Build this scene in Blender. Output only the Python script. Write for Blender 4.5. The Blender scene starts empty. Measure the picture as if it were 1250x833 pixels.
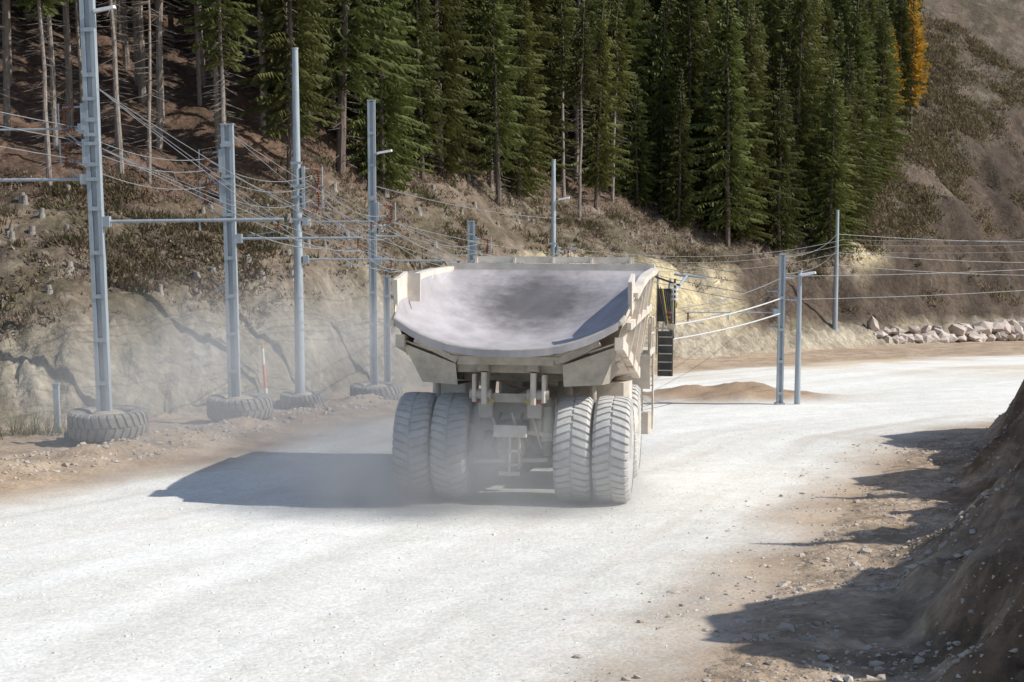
import bpy, math, random
import numpy as np
from mathutils import Vector, Matrix
random.seed(7); rng=np.random.default_rng(7)
S=bpy.context.scene
S.view_settings.view_transform='Standard'
try: S.view_settings.look='None'
except Exception: pass
S.view_settings.exposure=0
COL=S.collection

# ---------------------------------------------------------------- noise
def _h(i,j,s):
    v=np.sin(i*127.1+j*311.7+s*74.7)*43758.5453
    return v-np.floor(v)
def vn(x,y,s=0):
    x=np.asarray(x,float);y=np.asarray(y,float)
    i=np.floor(x);j=np.floor(y);fx=x-i;fy=y-j
    fx=fx*fx*(3-2*fx);fy=fy*fy*(3-2*fy)
    a=_h(i,j,s);b=_h(i+1,j,s);c=_h(i,j+1,s);d=_h(i+1,j+1,s)
    return (a+(b-a)*fx)*(1-fy)+(c+(d-c)*fx)*fy
def fbm(x,y,s=0,o=4):
    t=0;a=.5;n=0
    for k in range(o):
        t=t+a*vn(x*2**k,y*2**k,s+k*3.1);n+=a;a*=.5
    return t/n
def ss(a,b,x):
    t=np.clip((x-a)/(b-a),0,1);return t*t*(3-2*t)

# ---------------------------------------------------------------- terrain
def P(Y): return -0.08*(np.asarray(Y,float)-39)
KX=[-120,-80,-40,-19.3,-11.7,-6,3.5,10.6,20,33,55,120]
KF=[20,30,45,58,68,82,101,114,128,143,166,215]
BX=[-19,-6,5,20,35,60]
BS=[8,12,14,10,9,9]; BZ=[4.1,5.6,6.9,5.8,6.0,5.0]
TS=[22,28,30,17,40,62]; TZ=[8,11.1,10.9,8.6,22,38]
FS=[60,80,84,80,100,100]; FZ=[19,25,30,32,60,64]
def Yf(X): return np.interp(X,KX,KF)
def prof(X,s):
    bs=np.interp(X,BX,BS);bz=np.interp(X,BX,BZ);ts=np.interp(X,BX,TS);tz=np.interp(X,BX,TZ)
    fs=np.interp(X,BX,FS);fz=np.interp(X,BX,FZ)
    z=np.where(s<bs,bz*(s/bs)**1.15,np.where(s<ts,bz+(tz-bz)*(s-bs)/(ts-bs),tz+(fz-tz)*(s-ts)/(fs-ts)))
    return z,bs,ts
RP=np.array([(-34,4),(-22,24),(-17.5,33),(-13.4,41.4),(-10.4,48.3),(-7.9,57),(-4.8,69.8),(-1.1,84),(9.4,100),(23.5,117),(43,130),(95,155),(110,120),(60,80),(30,67),(21,63),(14.2,54.8),(9.8,43),(5.3,30.1),(2.3,21),(0.3,12),(-1,4),(-2,-4),(-34,-4)],float)
def sdist(X,Y,poly):
    X=np.asarray(X,float);Y=np.asarray(Y,float)
    d=np.full(X.shape,1e9);ins=np.zeros(X.shape,bool)
    n=len(poly)
    for k in range(n):
        ax,ay=poly[k];bx,by=poly[(k+1)%n]
        vx,vy=bx-ax,by-ay
        t=np.clip(((X-ax)*vx+(Y-ay)*vy)/(vx*vx+vy*vy),0,1)
        d=np.minimum(d,np.hypot(X-ax-t*vx,Y-ay-t*vy))
        c=((ay>Y)!=(by>Y))
        xi=(bx-ax)*(Y-ay)/(by-ay if by!=ay else 1e-9)+ax
        ins^=c&(X<xi)
    return np.where(ins,d,-d)
REX=[-2,-1,.3,2.3,5.3,9.8,14.2,21,30,60];REY=[-4,4,12,21,30.1,43,54.8,63,67,80]
def edgeX(Y): return np.interp(Y,REY,REX)
def pile(X,Y,a,b): return np.exp(-(((X-10.6-(Y-77)*.2)/a)**2+((Y-77)/b)**2)**1.5)
def terr(X,Y):
    X=np.asarray(X,float);Y=np.asarray(Y,float)
    s=Y-Yf(X)+ (fbm(X*.12,Y*.12,5)-.5)*5*ss(-20,10,Y-Yf(X))
    z=P(Y)
    sp=np.maximum(s,0)
    pz,bs,ts=prof(X,sp)
    hill=P(Y-sp)+pz
    z=np.where(s>0,hill,z)
    hm=ss(0,4,s)
    z=z+hm*((fbm(X*.22,Y*.22,11)-.5)*1.9+(fbm(X*.9,Y*.9,12)-.5)*.9)
    fm=fieldmask(X,Y)*ss(3,6,s)
    z=z+fm*((fbm(X*.5,Y*.16,14)-.5)*1.8+(fbm(X*1.2,Y*1.2,15)-.5)*1.2)
    bm=ss(0,1.5,s)*(1-ss(bs*.9,bs*1.3,s))
    z=z-bm*(np.abs(fbm(X*1.2+Y*.5,s*.25,21)-.5)*2.0+(fbm(X*2,Y*2,22)-.5)*.5)
    rd=sdist(X,Y,RP)
    out=np.maximum(-rd,0)
    flat=1-hm
    z=z+flat*(ss(0,1.2,out)*.10+(fbm(X*.6,Y*.6,31)-.5)*.22*ss(-.5,2,-rd)+(fbm(X*.25,Y*.25,33)-.5)*.10)
    z=z+flat*ss(0,2,-rd)*(fbm(X*2.5,Y*2.5,35)-.5)*.18
    z=z+flat*ss(0,2,rd)*(fbm(rd*1.3,Y*.04,36)-.5)*.06
    z=z+pile(X,Y,5.0,2.6)*(.60+.9*(fbm(X*.8,Y*.8,41)-.5))
    wl=np.exp(-((-rd-2.6)/1.4)**2)*(X<-3)*(Y<75)*(Y>20)
    z=z+wl*(.28+.7*(fbm(X*.6,Y*.6,43)-.5))
    e=(X-edgeX(Y))*.86
    ef=ss(-30,5,Y)*(1-ss(57,66,Y))
    wob=(fbm(X*.28,Y*.28,51)-.5)*3.0
    t=np.clip((e-2.6-wob)/6.6,0,1)
    crest=8.0+(fbm(Y*.22,Y*0+.5,57)-.5)*6.5
    z=z+ef*((t**1.15)*crest+ss(2.0,4,e)*((fbm(X*.9,Y*.9,52)-.5)*1.3+(fbm(X*3,Y*3,53)-.5)*.40))
    return z
def tz(x,y): return float(terr(np.array([x]),np.array([y]))[0])

FBX=[20,35,50,57,75,110];FBY=[140,155,180,197,230,300]
def fieldmask(X,Y): return ss(-1.5,1.5,X-np.interp(Y,FBY,FBX)+(fbm(X*.1,Y*.1,61)-.5)*5)
def forestX(Y): return np.interp(Y,[140,150,165,180,200,230],[27,30,36,42,49,58])

def tcolor(X,Y):
    n1=fbm(X*.15,Y*.15,71);n2=fbm(X*.7,Y*.7,72);n3=fbm(X*3,Y*3,73)
    def C(a,b,t): 
        t=t[:,None];return np.array(a)*(1-t)+np.array(b)*t
    s=Y-Yf(X)+(fbm(X*.12,Y*.12,5)-.5)*5*ss(-20,10,Y-Yf(X))
    _,bs,ts=prof(X,np.maximum(s,0))
    dirt=C((.47,.365,.265),(.33,.245,.17),ss(.3,.7,n2*.6+n3*.4))
    c=dirt
    far=ss(88,120,Y)
    rd=sdist(X,Y,RP)
    grav=C((.765,.75,.70),(.675,.655,.595),ss(.3,.7,fbm(rd*.9,Y*.035,75)*.6+n1*.4))
    grav=grav*(1-.42*ss(.40,.68,n1)[:,None]*far[:,None]*np.array([.35,.7,1.1]))
    grav=grav*(0.95+.10*n3)[:,None]
    e=rd+(fbm(X*.3,Y*.3,76)-.5)*3.0+(n3-.5)*.9
    w=ss(-.6,3.2,e)
    w=w*(1-.40*ss(.45,.8,fbm(rd*1.1+3,Y*.05,77))*(1-ss(4,10,rd)))
    c=c*(1-w[:,None])+grav*w[:,None]
    g=np.clip(pile(X,Y,5.6,3.4)*1.5,0,1)[:,None]
    c=c*(1-g)+np.array((.34,.245,.165))*(.75+.5*n2[:,None])*g
    ee=(X-edgeX(Y))*.86
    em=ss(1.5,4,ee+(n2-.5)*2)*(1-ss(58,68,Y))
    c=c*(1-em[:,None])+C((.27,.19,.13),(.15,.10,.065),ss(.35,.65,n2))*em[:,None]
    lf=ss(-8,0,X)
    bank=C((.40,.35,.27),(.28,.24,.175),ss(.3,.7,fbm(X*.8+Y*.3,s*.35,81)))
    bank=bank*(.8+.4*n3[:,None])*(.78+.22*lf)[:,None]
    och=ss(.30,.55,fbm(X*.12,Y*.1,83)+.15*n3)*ss(-5,3,X)*(1-ss(24,30,X))*ss(.25,.6,s/bs)
    pg=np.exp(-(((X-37.5)/4.2)**2+((Y-158)/6.)**2)**2)
    och=np.maximum(och,pg)
    bank=bank*(1-och[:,None])+np.array((.50,.42,.265))*(.8+.4*n3[:,None])*och[:,None]
    grass=C((.175,.133,.10),(.115,.095,.062),ss(.38,.62,n2*.5+n1*.3+n3*.2))
    grass=grass*(.65+.7*n3[:,None])
    br=ss(.58,.7,fbm(X*1.4,Y*1.4,88))[:,None]
    grass=grass*(1-br*.6)+np.array((.25,.21,.165))*br*.6
    grass=grass*(1-.3*ss(150,170,Y))[:,None]
    floor=C((.155,.10,.072),(.10,.066,.047),ss(.3,.7,n2))*(.75+.5*n3[:,None])
    fld=C((.105,.078,.057),(.062,.046,.034),ss(.35,.65,fbm(X*.5,Y*.12,85)))*(.55+.9*n3[:,None])
    hcol=bank
    gw=ss(bs*(.50+.35*lf),bs*(1.25-.05*lf),s+(n1-.5)*(6-3*lf)+(n2-.5)*(5-2*lf)+(n3-.5)*4)
    gw=gw*(1-pg)
    hcol=hcol*(1-gw[:,None])+grass*gw[:,None]
    inF=ss(ts*.9,ts*1.15,s+(n2-.5)*6)*(X<forestX(Y)+2)
    hcol=hcol*(1-inF[:,None])+floor*inF[:,None]
    fm=(fieldmask(X,Y)*ss(2,5,s))[:,None]
    hcol=hcol*(1-fm)+fld*fm
    hw=ss(-.8,1.2,s+(n3-.5)*1.5)[:,None]
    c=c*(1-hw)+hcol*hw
    return np.clip(c,0.01,.85),s,rd,ee

def terrain_mat(name,fine,mid,bumpd,cvar=.35,vor=.5):
    m=bpy.data.materials.new(name);m.use_nodes=True
    nt=m.node_tree;N=nt.nodes;L=nt.links
    b=N['Principled BSDF'];b.inputs['Roughness'].default_value=.95
    b.inputs['Specular IOR Level'].default_value=.15
    at=N.new('ShaderNodeAttribute');at.attribute_name='Col'
    tc=N.new('ShaderNodeTexCoord')
    def noise(sc,det=6):
        n=N.new('ShaderNodeTexNoise');n.inputs['Scale'].default_value=sc;n.inputs['Detail'].default_value=det
        n.inputs['Roughness'].default_value=.65
        L.new(tc.outputs['Object'],n.inputs['Vector']);return n
    a=noise(fine);c=noise(mid)
    v=N.new('ShaderNodeTexVoronoi');v.inputs['Scale'].default_value=fine*.9
    L.new(tc.outputs['Object'],v.inputs['Vector'])
    def mul(x,y,op='MULTIPLY'):
        q=N.new('ShaderNodeMath');q.operation=op
        for k,w in enumerate((x,y)):
            if isinstance(w,(int,float)): q.inputs[k].default_value=w
            else: L.new(w,q.inputs[k])
        return q.outputs[0]
    mr=N.new('ShaderNodeMapRange');mr.inputs[1].default_value=.3;mr.inputs[2].default_value=.7
    mr.inputs[3].default_value=1-cvar;mr.inputs[4].default_value=1+cvar*.75
    L.new(mul(mul(a.outputs[0],.6),mul(c.outputs[0],.4),'ADD'),mr.inputs[0])
    mr2=N.new('ShaderNodeMapRange');mr2.inputs[1].default_value=.0;mr2.inputs[2].default_value=1
    mr2.inputs[3].default_value=1-cvar*vor;mr2.inputs[4].default_value=1+cvar*vor*.7
    L.new(v.outputs['Color'],mr2.inputs[0])
    vm=N.new('ShaderNodeVectorMath');vm.operation='SCALE'
    L.new(at.outputs['Color'],vm.inputs[0]);L.new(mul(mr.outputs[0],mr2.outputs[0]),vm.inputs['Scale'])
    L.new(vm.outputs[0],b.inputs['Base Color'])
    bp=N.new('ShaderNodeBump');bp.inputs['Distance'].default_value=bumpd;bp.inputs['Strength'].default_value=.8
    L.new(mul(mul(a.outputs[0],.6),mul(mul(c.outputs[0],1.6),mul(v.outputs['Distance'],-.4),'ADD'),'ADD'),bp.inputs['Height'])
    L.new(bp.outputs[0],b.inputs['Normal'])
    return m
nu,nv=460,640
us=np.linspace(-.64,.64,nu)
ys=np.geomspace(9,330,nv)-14
U,Y=np.meshgrid(us,ys)
X=U*(Y+22)
X=X.ravel();Y=Y.ravel();Z=terr(X,Y)
Cc,s_,rd_,ee_=tcolor(X,Y)
I=np.arange(nu*nv).reshape(nv,nu)
F=np.stack([I[:-1,:-1],I[:-1,1:],I[1:,1:],I[1:,:-1]],-1).reshape(-1,4)
fs=s_[F].mean(1);fr=rd_[F].mean(1);fe=ee_[F].mean(1);fy=Y[F].mean(1)
reg=np.where(fs>0,1,np.where(fr>-.3,0,np.where((fe>0)&(fy<66),2,3)))
V=np.stack([X,Y,Z],-1)
tm={0:terrain_mat('gravel_surface',14,1.0,.020,.18,.8),1:terrain_mat('hill_soil',2.6,.6,.32,.5),2:terrain_mat('embankment_soil',4,.9,.16,.5),3:terrain_mat('dirt_surface',8,1,.05,.28)}
for r,nm in ((0,'gravel_road'),(1,'hillside'),(2,'embankment'),(3,'ground')):
    f=F[reg==r];u,inv=np.unique(f,return_inverse=True);inv=inv.reshape(f.shape)
    me=bpy.data.meshes.new(nm);me.from_pydata(V[u].tolist(),[],inv.tolist())
    ca=me.color_attributes.new('Col','FLOAT_COLOR','POINT')
    cc=np.concatenate([Cc[u],np.ones((len(u),1))],1).astype(np.float32)
    ca.data.foreach_set('color',cc.ravel())
    me.polygons.foreach_set('use_smooth',[True]*len(me.polygons))
    me.materials.append(tm[r])
    COL.objects.link(bpy.data.objects.new(nm,me))

# ---------------------------------------------------------------- materials
def mat(name,c1,c2,scale=3,rough=.7,bump=0,metal=0,spec=.3,stretch=None,lo=.35,hi=.65):
    m=bpy.data.materials.new(name);m.use_nodes=True
    nt=m.node_tree;N=nt.nodes;L=nt.links;b=N['Principled BSDF']
    b.inputs['Roughness'].default_value=rough;b.inputs['Metallic'].default_value=metal
    b.inputs['Specular IOR Level'].default_value=spec
    tc=N.new('ShaderNodeTexCoord');mp=N.new('ShaderNodeMapping')
    if stretch: mp.inputs['Scale'].default_value=stretch
    n=N.new('ShaderNodeTexNoise');n.inputs['Scale'].default_value=scale;n.inputs['Detail'].default_value=7
    n.inputs['Roughness'].default_value=.65
    L.new(tc.outputs['Object'],mp.inputs[0]);L.new(mp.outputs[0],n.inputs['Vector'])
    cr=N.new('ShaderNodeValToRGB');cr.color_ramp.elements[0].position=lo;cr.color_ramp.elements[1].position=hi
    cr.color_ramp.elements[0].color=(*c1,1);cr.color_ramp.elements[1].color=(*c2,1)
    L.new(n.outputs[0],cr.inputs[0]);L.new(cr.outputs[0],b.inputs['Base Color'])
    if bump:
        bp=N.new('ShaderNodeBump');bp.inputs['Distance'].default_value=bump
        L.new(n.outputs[0],bp.inputs['Height']);L.new(bp.outputs[0],b.inputs['Normal'])
    return m
M_cream=mat('dusty_cream_paint',(.72,.655,.565),(.52,.465,.40),1.6,.75)
M_under=mat('dusty_underbody',(.52,.475,.41),(.35,.315,.27),2.5,.9,.01)
M_bed=mat('worn_bed_steel',(.285,.265,.268),(.20,.186,.188),1.3,.7,.004,stretch=(1,.35,.35))
M_tyre=mat('dusty_rubber',(.60,.585,.555),(.44,.425,.40),3,.95,.01)
M_tyre2=mat('weathered_rubber',(.32,.30,.265),(.18,.165,.15),2.5,.95,.01)
M_galv=mat('galvanised_steel',(.40,.45,.48),(.30,.34,.375),2.5,.5,0,.3,stretch=(3,3,.4))
M_dark=mat('dark_equipment',(.03,.035,.035),(.07,.07,.07),4,.5)
M_ins=mat('brown_insulator',(.16,.06,.035),(.26,.12,.07),6,.35)
M_wire=mat('wire_metal',(.20,.21,.22),(.30,.31,.32),3,.5,0,.3)
M_lwire=mat('pale_cable',(.62,.62,.60),(.5,.5,.5),3,.5)
M_lamp=mat('lamp_housing',(.75,.76,.77),(.62,.63,.65),4,.4)
M_orange=mat('orange_marker',(.62,.16,.05),(.55,.20,.09),4,.6)
M_white=mat('white_marker',(.75,.73,.7),(.6,.58,.55),4,.6)
M_yel=mat('yellow_label',(.50,.40,.10),(.40,.32,.10),4,.6)
M_red=mat('tail_lamp_red',(.35,.08,.06),(.25,.08,.06),4,.4)
M_bark=mat('spruce_bark',(.17,.135,.115),(.09,.07,.06),3,.95,.03,stretch=(2,2,.5))
M_barkp=mat('pale_bark',(.33,.285,.25),(.17,.14,.12),3,.95,.03,stretch=(2,2,.5))
M_stump=mat('stump_wood',(.30,.27,.235),(.19,.17,.15),3,.9)
M_rock=mat('boulder_stone',(.56,.49,.43),(.36,.30,.26),.5,.9,.05)
M_stone=mat('gravel_stone',(.52,.46,.39),(.34,.28,.22),1.1,.95)
M_conc=mat('fill_soil',(.42,.37,.29),(.30,.25,.19),3,.95,.03)

def leafmat(name,base,var,trans=.25,hue=.03):
    m=bpy.data.materials.new(name);m.use_nodes=True
    nt=m.node_tree;N=nt.nodes;L=nt.links;b=N['Principled BSDF']
    b.inputs['Roughness'].default_value=.7;b.inputs['Specular IOR Level'].default_value=.25
    tc=N.new('ShaderNodeTexCoord');n=N.new('ShaderNodeTexNoise');n.inputs['Scale'].default_value=.9;n.inputs['Detail'].default_value=4
    L.new(tc.outputs['Object'],n.inputs['Vector'])
    cr=N.new('ShaderNodeValToRGB');cr.color_ramp.elements[0].position=.3;cr.color_ramp.elements[1].position=.7
    cr.color_ramp.elements[0].color=(*base,1);cr.color_ramp.elements[1].color=(*var,1)
    L.new(n.outputs[0],cr.inputs[0])
    oi=N.new('ShaderNodeObjectInfo');hs=N.new('ShaderNodeHueSaturation')
    a=N.new('ShaderNodeMapRange');a.inputs[3].default_value=.5-hue;a.inputs[4].default_value=.5+hue*.3
    L.new(oi.outputs['Random'],a.inputs[0]);L.new(a.outputs[0],hs.inputs['Hue'])
    q=N.new('ShaderNodeMath');q.operation='MULTIPLY';q.inputs[1].default_value=7.31
    f=N.new('ShaderNodeMath');f.operation='FRACT';L.new(oi.outputs['Random'],q.inputs[0]);L.new(q.outputs[0],f.inputs[0])
    v=N.new('ShaderNodeMapRange');v.inputs[3].default_value=.65;v.inputs[4].default_value=1.4
    L.new(f.outputs[0],v.inputs[0]);L.new(v.outputs[0],hs.inputs['Value'])
    L.new(cr.outputs[0],hs.inputs['Color']);L.new(hs.outputs[0],b.inputs['Base Color'])
    tr=N.new('ShaderNodeBsdfTranslucent');L.new(hs.outputs[0],tr.inputs[0])
    mx=N.new('ShaderNodeMixShader');mx.inputs[0].default_value=trans
    L.new(b.outputs[0],mx.inputs[1]);L.new(tr.outputs[0],mx.inputs[2]);L.new(mx.outputs[0],N['Material Output'].inputs[0])
    return m
M_needle=leafmat('spruce_needles',(.062,.076,.022),(.118,.132,.036))
M_gold=leafmat('larch_needles_autumn',(.42,.26,.03),(.55,.36,.05),.35,.01)
M_brown=leafmat('autumn_leaves',(.17,.15,.035),(.26,.21,.045),.3,.03)
M_twig=mat('dead_twigs',(.15,.125,.105),(.26,.22,.19),2,.95)

# ---------------------------------------------------------------- mesh builder
class MB:
    def __init__(s): s.v=[];s.f=[];s.m=[];s.mats=[]
    def mi(s,m):
        if m not in s.mats: s.mats.append(m)
        return s.mats.index(m)
    def add(s,vs,fs,m):
        o=len(s.v);s.v+= [tuple(p) for p in vs];k=s.mi(m)
        for f in fs: s.f.append([i+o for i in f]);s.m.append(k)
    def box(s,c,d,m,R=None,bev=0):
        x,y,z=[q/2 for q in d]
        if bev<=0:
            vs=[Vector((a*x,b*y,e*z)) for a in(-1,1) for b in(-1,1) for e in(-1,1)]
            fs=[(0,1,3,2),(4,6,7,5),(0,4,5,1),(2,3,7,6),(0,2,6,4),(1,5,7,3)]
        else:
            b=min(bev,x*.9,y*.9,z*.9)
            pr=[(-x,-y+b),(-x+b,-y),(x-b,-y),(x,-y+b),(x,y-b),(x-b,y),(-x+b,y),(-x,y-b)]
            vs=[Vector((p[0],p[1],-z)) for p in pr]+[Vector((p[0],p[1],z)) for p in pr]
            fs=[list(range(7,-1,-1)),list(range(8,16))]+[(i,(i+1)%8,(i+1)%8+8,i+8) for i in range(8)]
        if R is not None: vs=[R@p for p in vs]
        c=Vector(c);s.add([p+c for p in vs],fs,m)
    def tube(s,p0,p1,r0,m,r1=None,n=10,cap=True):
        p0=Vector(p0);p1=Vector(p1);r1=r0 if r1 is None else r1
        d=(p1-p0);q=d.to_track_quat('Z','Y').to_matrix() if d.length>1e-6 else Matrix.Identity(3)
        vs=[];
        for p,r in((p0,r0),(p1,r1)):
            for i in range(n):
                a=2*math.pi*i/n;vs.append(p+q@Vector((math.cos(a)*r,math.sin(a)*r,0)))
        fs=[(i,(i+1)%n,(i+1)%n+n,i+n) for i in range(n)]
        if cap: fs+=[list(range(n-1,-1,-1)),list(range(n,2*n))]
        s.add(vs,fs,m)
    def lathe(s,prf,m,n=32,axis='x',T=None):
        vs=[];k=len(prf)
        for i in range(n):
            a=2*math.pi*i/n
            for (r,h) in prf:
                p=Vector((h,r*math.cos(a),r*math.sin(a))) if axis=='x' else Vector((r*math.cos(a),r*math.sin(a),h))
                vs.append(T@p if T is not None else p)
        fs=[(i*k+j,((i+1)%n)*k+j,((i+1)%n)*k+j+1,i*k+j+1) for i in range(n) for j in range(k-1)]
        s.add(vs,fs,m)
    def obj(s,name,parent=None,smooth=False,loc=None):
        me=bpy.data.meshes.new(name);me.from_pydata([tuple(p) for p in s.v],[],s.f)
        for m in s.mats: me.materials.append(m)
        me.polygons.foreach_set('material_index',s.m)
        if smooth: me.polygons.foreach_set('use_smooth',[True]*len(me.polygons))
        me.update();o=bpy.data.objects.new(name,me);COL.objects.link(o)
        if parent: o.parent=parent
        if loc: o.location=loc
        return o
def smooth_angle(o,deg=35):
    me=o.data
    me.polygons.foreach_set('use_smooth',[True]*len(me.polygons))
    try: me.set_sharp_from_angle(angle=math.radians(deg))
    except Exception: pass
def empty(name,loc=(0,0,0),rot=(0,0,0)):
    e=bpy.data.objects.new(name,None);e.empty_display_size=.5;e.location=loc;e.rotation_euler=rot;COL.objects.link(e);return e

# ---------------------------------------------------------------- tyre
def tyre(mb,T,m,R=1.36,lugs=40,rim=True,rimm=None):
    k=R/1.36
    prf=[(.66,-.30),(.78,-.41),(1.0,-.455),(1.18,-.44),(1.285,-.37),(1.325,-.2),(1.33,0),(1.325,.2),(1.285,.37),(1.18,.44),(1.0,.455),(.78,.41),(.66,.30)]
    mb.lathe([(a*k,b*k) for a,b in prf],m,48,'x',T)
    da=2*math.pi/lugs
    for i in range(lugs):
        for sd in(-1,1):
            xs=[.03,.2,.37,.445,.465];ro=[1.37,1.37,1.345,1.27,1.13];ri=[1.30,1.30,1.26,1.16,1.08]
            vs=[]
            for x,a,b,q in zip(xs,ro,ri,range(5)):
                a0=da*(i+(.5 if sd>0 else 0))+x*.26
                for (r,w) in((b,-.38),(a,-.33),(a,.33),(b,.38)):
                    an=a0+w*da
                    vs.append(T@Vector((sd*x*k,r*k*math.cos(an),r*k*math.sin(an))))
            fs=[]
            for q in range(4):
                for w in range(3): fs.append((q*4+w,q*4+w+1,q*4+w+5,q*4+w+4))
            fs+=[(0,1,2,3),(16,17,18,19)]
            mb.add(vs,fs,m)
    if rim:
        mb.lathe([(.69*k,-.28),(.66*k,-.30),(.60*k,-.26),(.55*k,-.02),(.30,0.05),(.28,.16),(.05,.18),(.0,.18)],rimm,28,'x',T)
        mb.lathe([(.69*k,.28),(.66*k,.30),(.60*k,.26),(.55*k,.05),(.30,.08),(.0,.08)],rimm,28,'x',T)

# ---------------------------------------------------------------- haul truck
tr=empty('haul_truck',(0.06,39.6,float(P(39.6))+.02),(math.radians(-4.57),0,math.radians(-8)))
wm=MB()
for sx in(-2.52,-1.55,1.58,2.56):
    T=Matrix.Translation((sx,0,1.36))@Matrix.Rotation(random.random()*.2,4,'X')
    if sx<0: T=T@Matrix.Rotation(math.pi,4,'Z')
    tyre(wm,T,M_tyre,rimm=M_cream)
o=wm.obj('rear_wheels',tr);smooth_angle(o,30)
wm=MB()
for sx in(-2.45,2.45):
    T=Matrix.Translation((sx,5.3,1.36))
    if sx<0: T=T@Matrix.Rotation(math.pi,4,'Z')
    tyre(wm,T,M_tyre,rimm=M_cream)
o=wm.obj('front_wheels',tr);smooth_angle(o,30)

def section(y,zm,zs,hf,zr,hr,pw=2.2,nf=16):
    pts=[(-hr,y,zr),(-(hr+hf)/2,y,(zr+zs)/2)]
    for i in range(nf+1):
        t=-1+2*i/nf
        pts.append((t*hf,y,zm+(zs-zm)*abs(t)**pw))
    pts+=[((hr+hf)/2,y,(zr+zs)/2),(hr,y,zr)]
    return pts
def lipsec():
    pts=section(-2.0,3.98,4.66,2.74,4.72,2.80,2.6)
    return [(x,-2.35+.50*(abs(x)/2.80)**2,z) for x,y,z in pts]
secs=[lipsec(),
 section(-1.15,3.95,4.68,2.78,4.86,2.88,2.4),
 section(-.35,3.98,4.78,2.80,5.30,2.98,2.4),
 section(1.2,4.06,4.98,2.84,5.60,3.03,2.4),
 section(3.0,4.36,5.24,2.88,5.80,3.06,2.6),
 section(5.0,4.96,5.60,2.92,5.90,3.08,2.8),
 section(6.6,5.52,5.84,2.98,5.96,3.08,3),
 section(7.5,5.86,5.95,3.02,6.00,3.08,3),
 section(7.9,6.03,6.03,3.05,6.05,3.08,3)]
mb=MB();n=len(secs[0]);vs=[p for s in secs for p in s]
fcs=[(i*n+j,i*n+j+1,(i+1)*n+j+1,(i+1)*n+j) for i in range(len(secs)-1) for j in range(n-1)]
mb.add(vs,fcs,M_bed)
body=mb.obj('dump_body',tr)
body.data.materials.append(M_under)
body.data.materials.append(M_cream)
sd=body.modifiers.new('thickness','SOLIDIFY');sd.thickness=.10;sd.offset=-1;sd.material_offset=2;sd.material_offset_rim=1;sd.use_even_offset=False
for p in body.data.polygons:p.use_smooth=True
body.data.set_sharp_from_angle(angle=math.radians(28))
nt=M_bed.node_tree;N=nt.nodes;L=nt.links
tc=[x for x in N if x.type=='TEX_COORD'][0]
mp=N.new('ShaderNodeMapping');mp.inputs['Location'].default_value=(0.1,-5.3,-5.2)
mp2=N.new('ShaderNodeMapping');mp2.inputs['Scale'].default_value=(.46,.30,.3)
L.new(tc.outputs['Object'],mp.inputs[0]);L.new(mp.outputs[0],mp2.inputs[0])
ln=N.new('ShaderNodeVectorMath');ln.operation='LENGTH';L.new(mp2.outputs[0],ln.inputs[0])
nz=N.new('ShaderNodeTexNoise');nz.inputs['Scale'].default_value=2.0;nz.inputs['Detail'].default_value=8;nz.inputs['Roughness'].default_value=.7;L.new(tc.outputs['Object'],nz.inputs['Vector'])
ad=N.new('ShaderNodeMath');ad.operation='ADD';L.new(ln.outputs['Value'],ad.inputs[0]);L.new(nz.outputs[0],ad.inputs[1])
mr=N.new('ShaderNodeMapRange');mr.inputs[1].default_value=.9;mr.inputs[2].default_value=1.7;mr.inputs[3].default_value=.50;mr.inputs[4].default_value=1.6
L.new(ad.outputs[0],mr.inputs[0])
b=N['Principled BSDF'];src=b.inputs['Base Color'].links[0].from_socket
vm=N.new('ShaderNodeVectorMath');vm.operation='SCALE';L.new(src,vm.inputs[0]);L.new(mr.outputs[0],vm.inputs['Scale']);L.new(vm.outputs[0],b.inputs['Base Color'])

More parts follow.
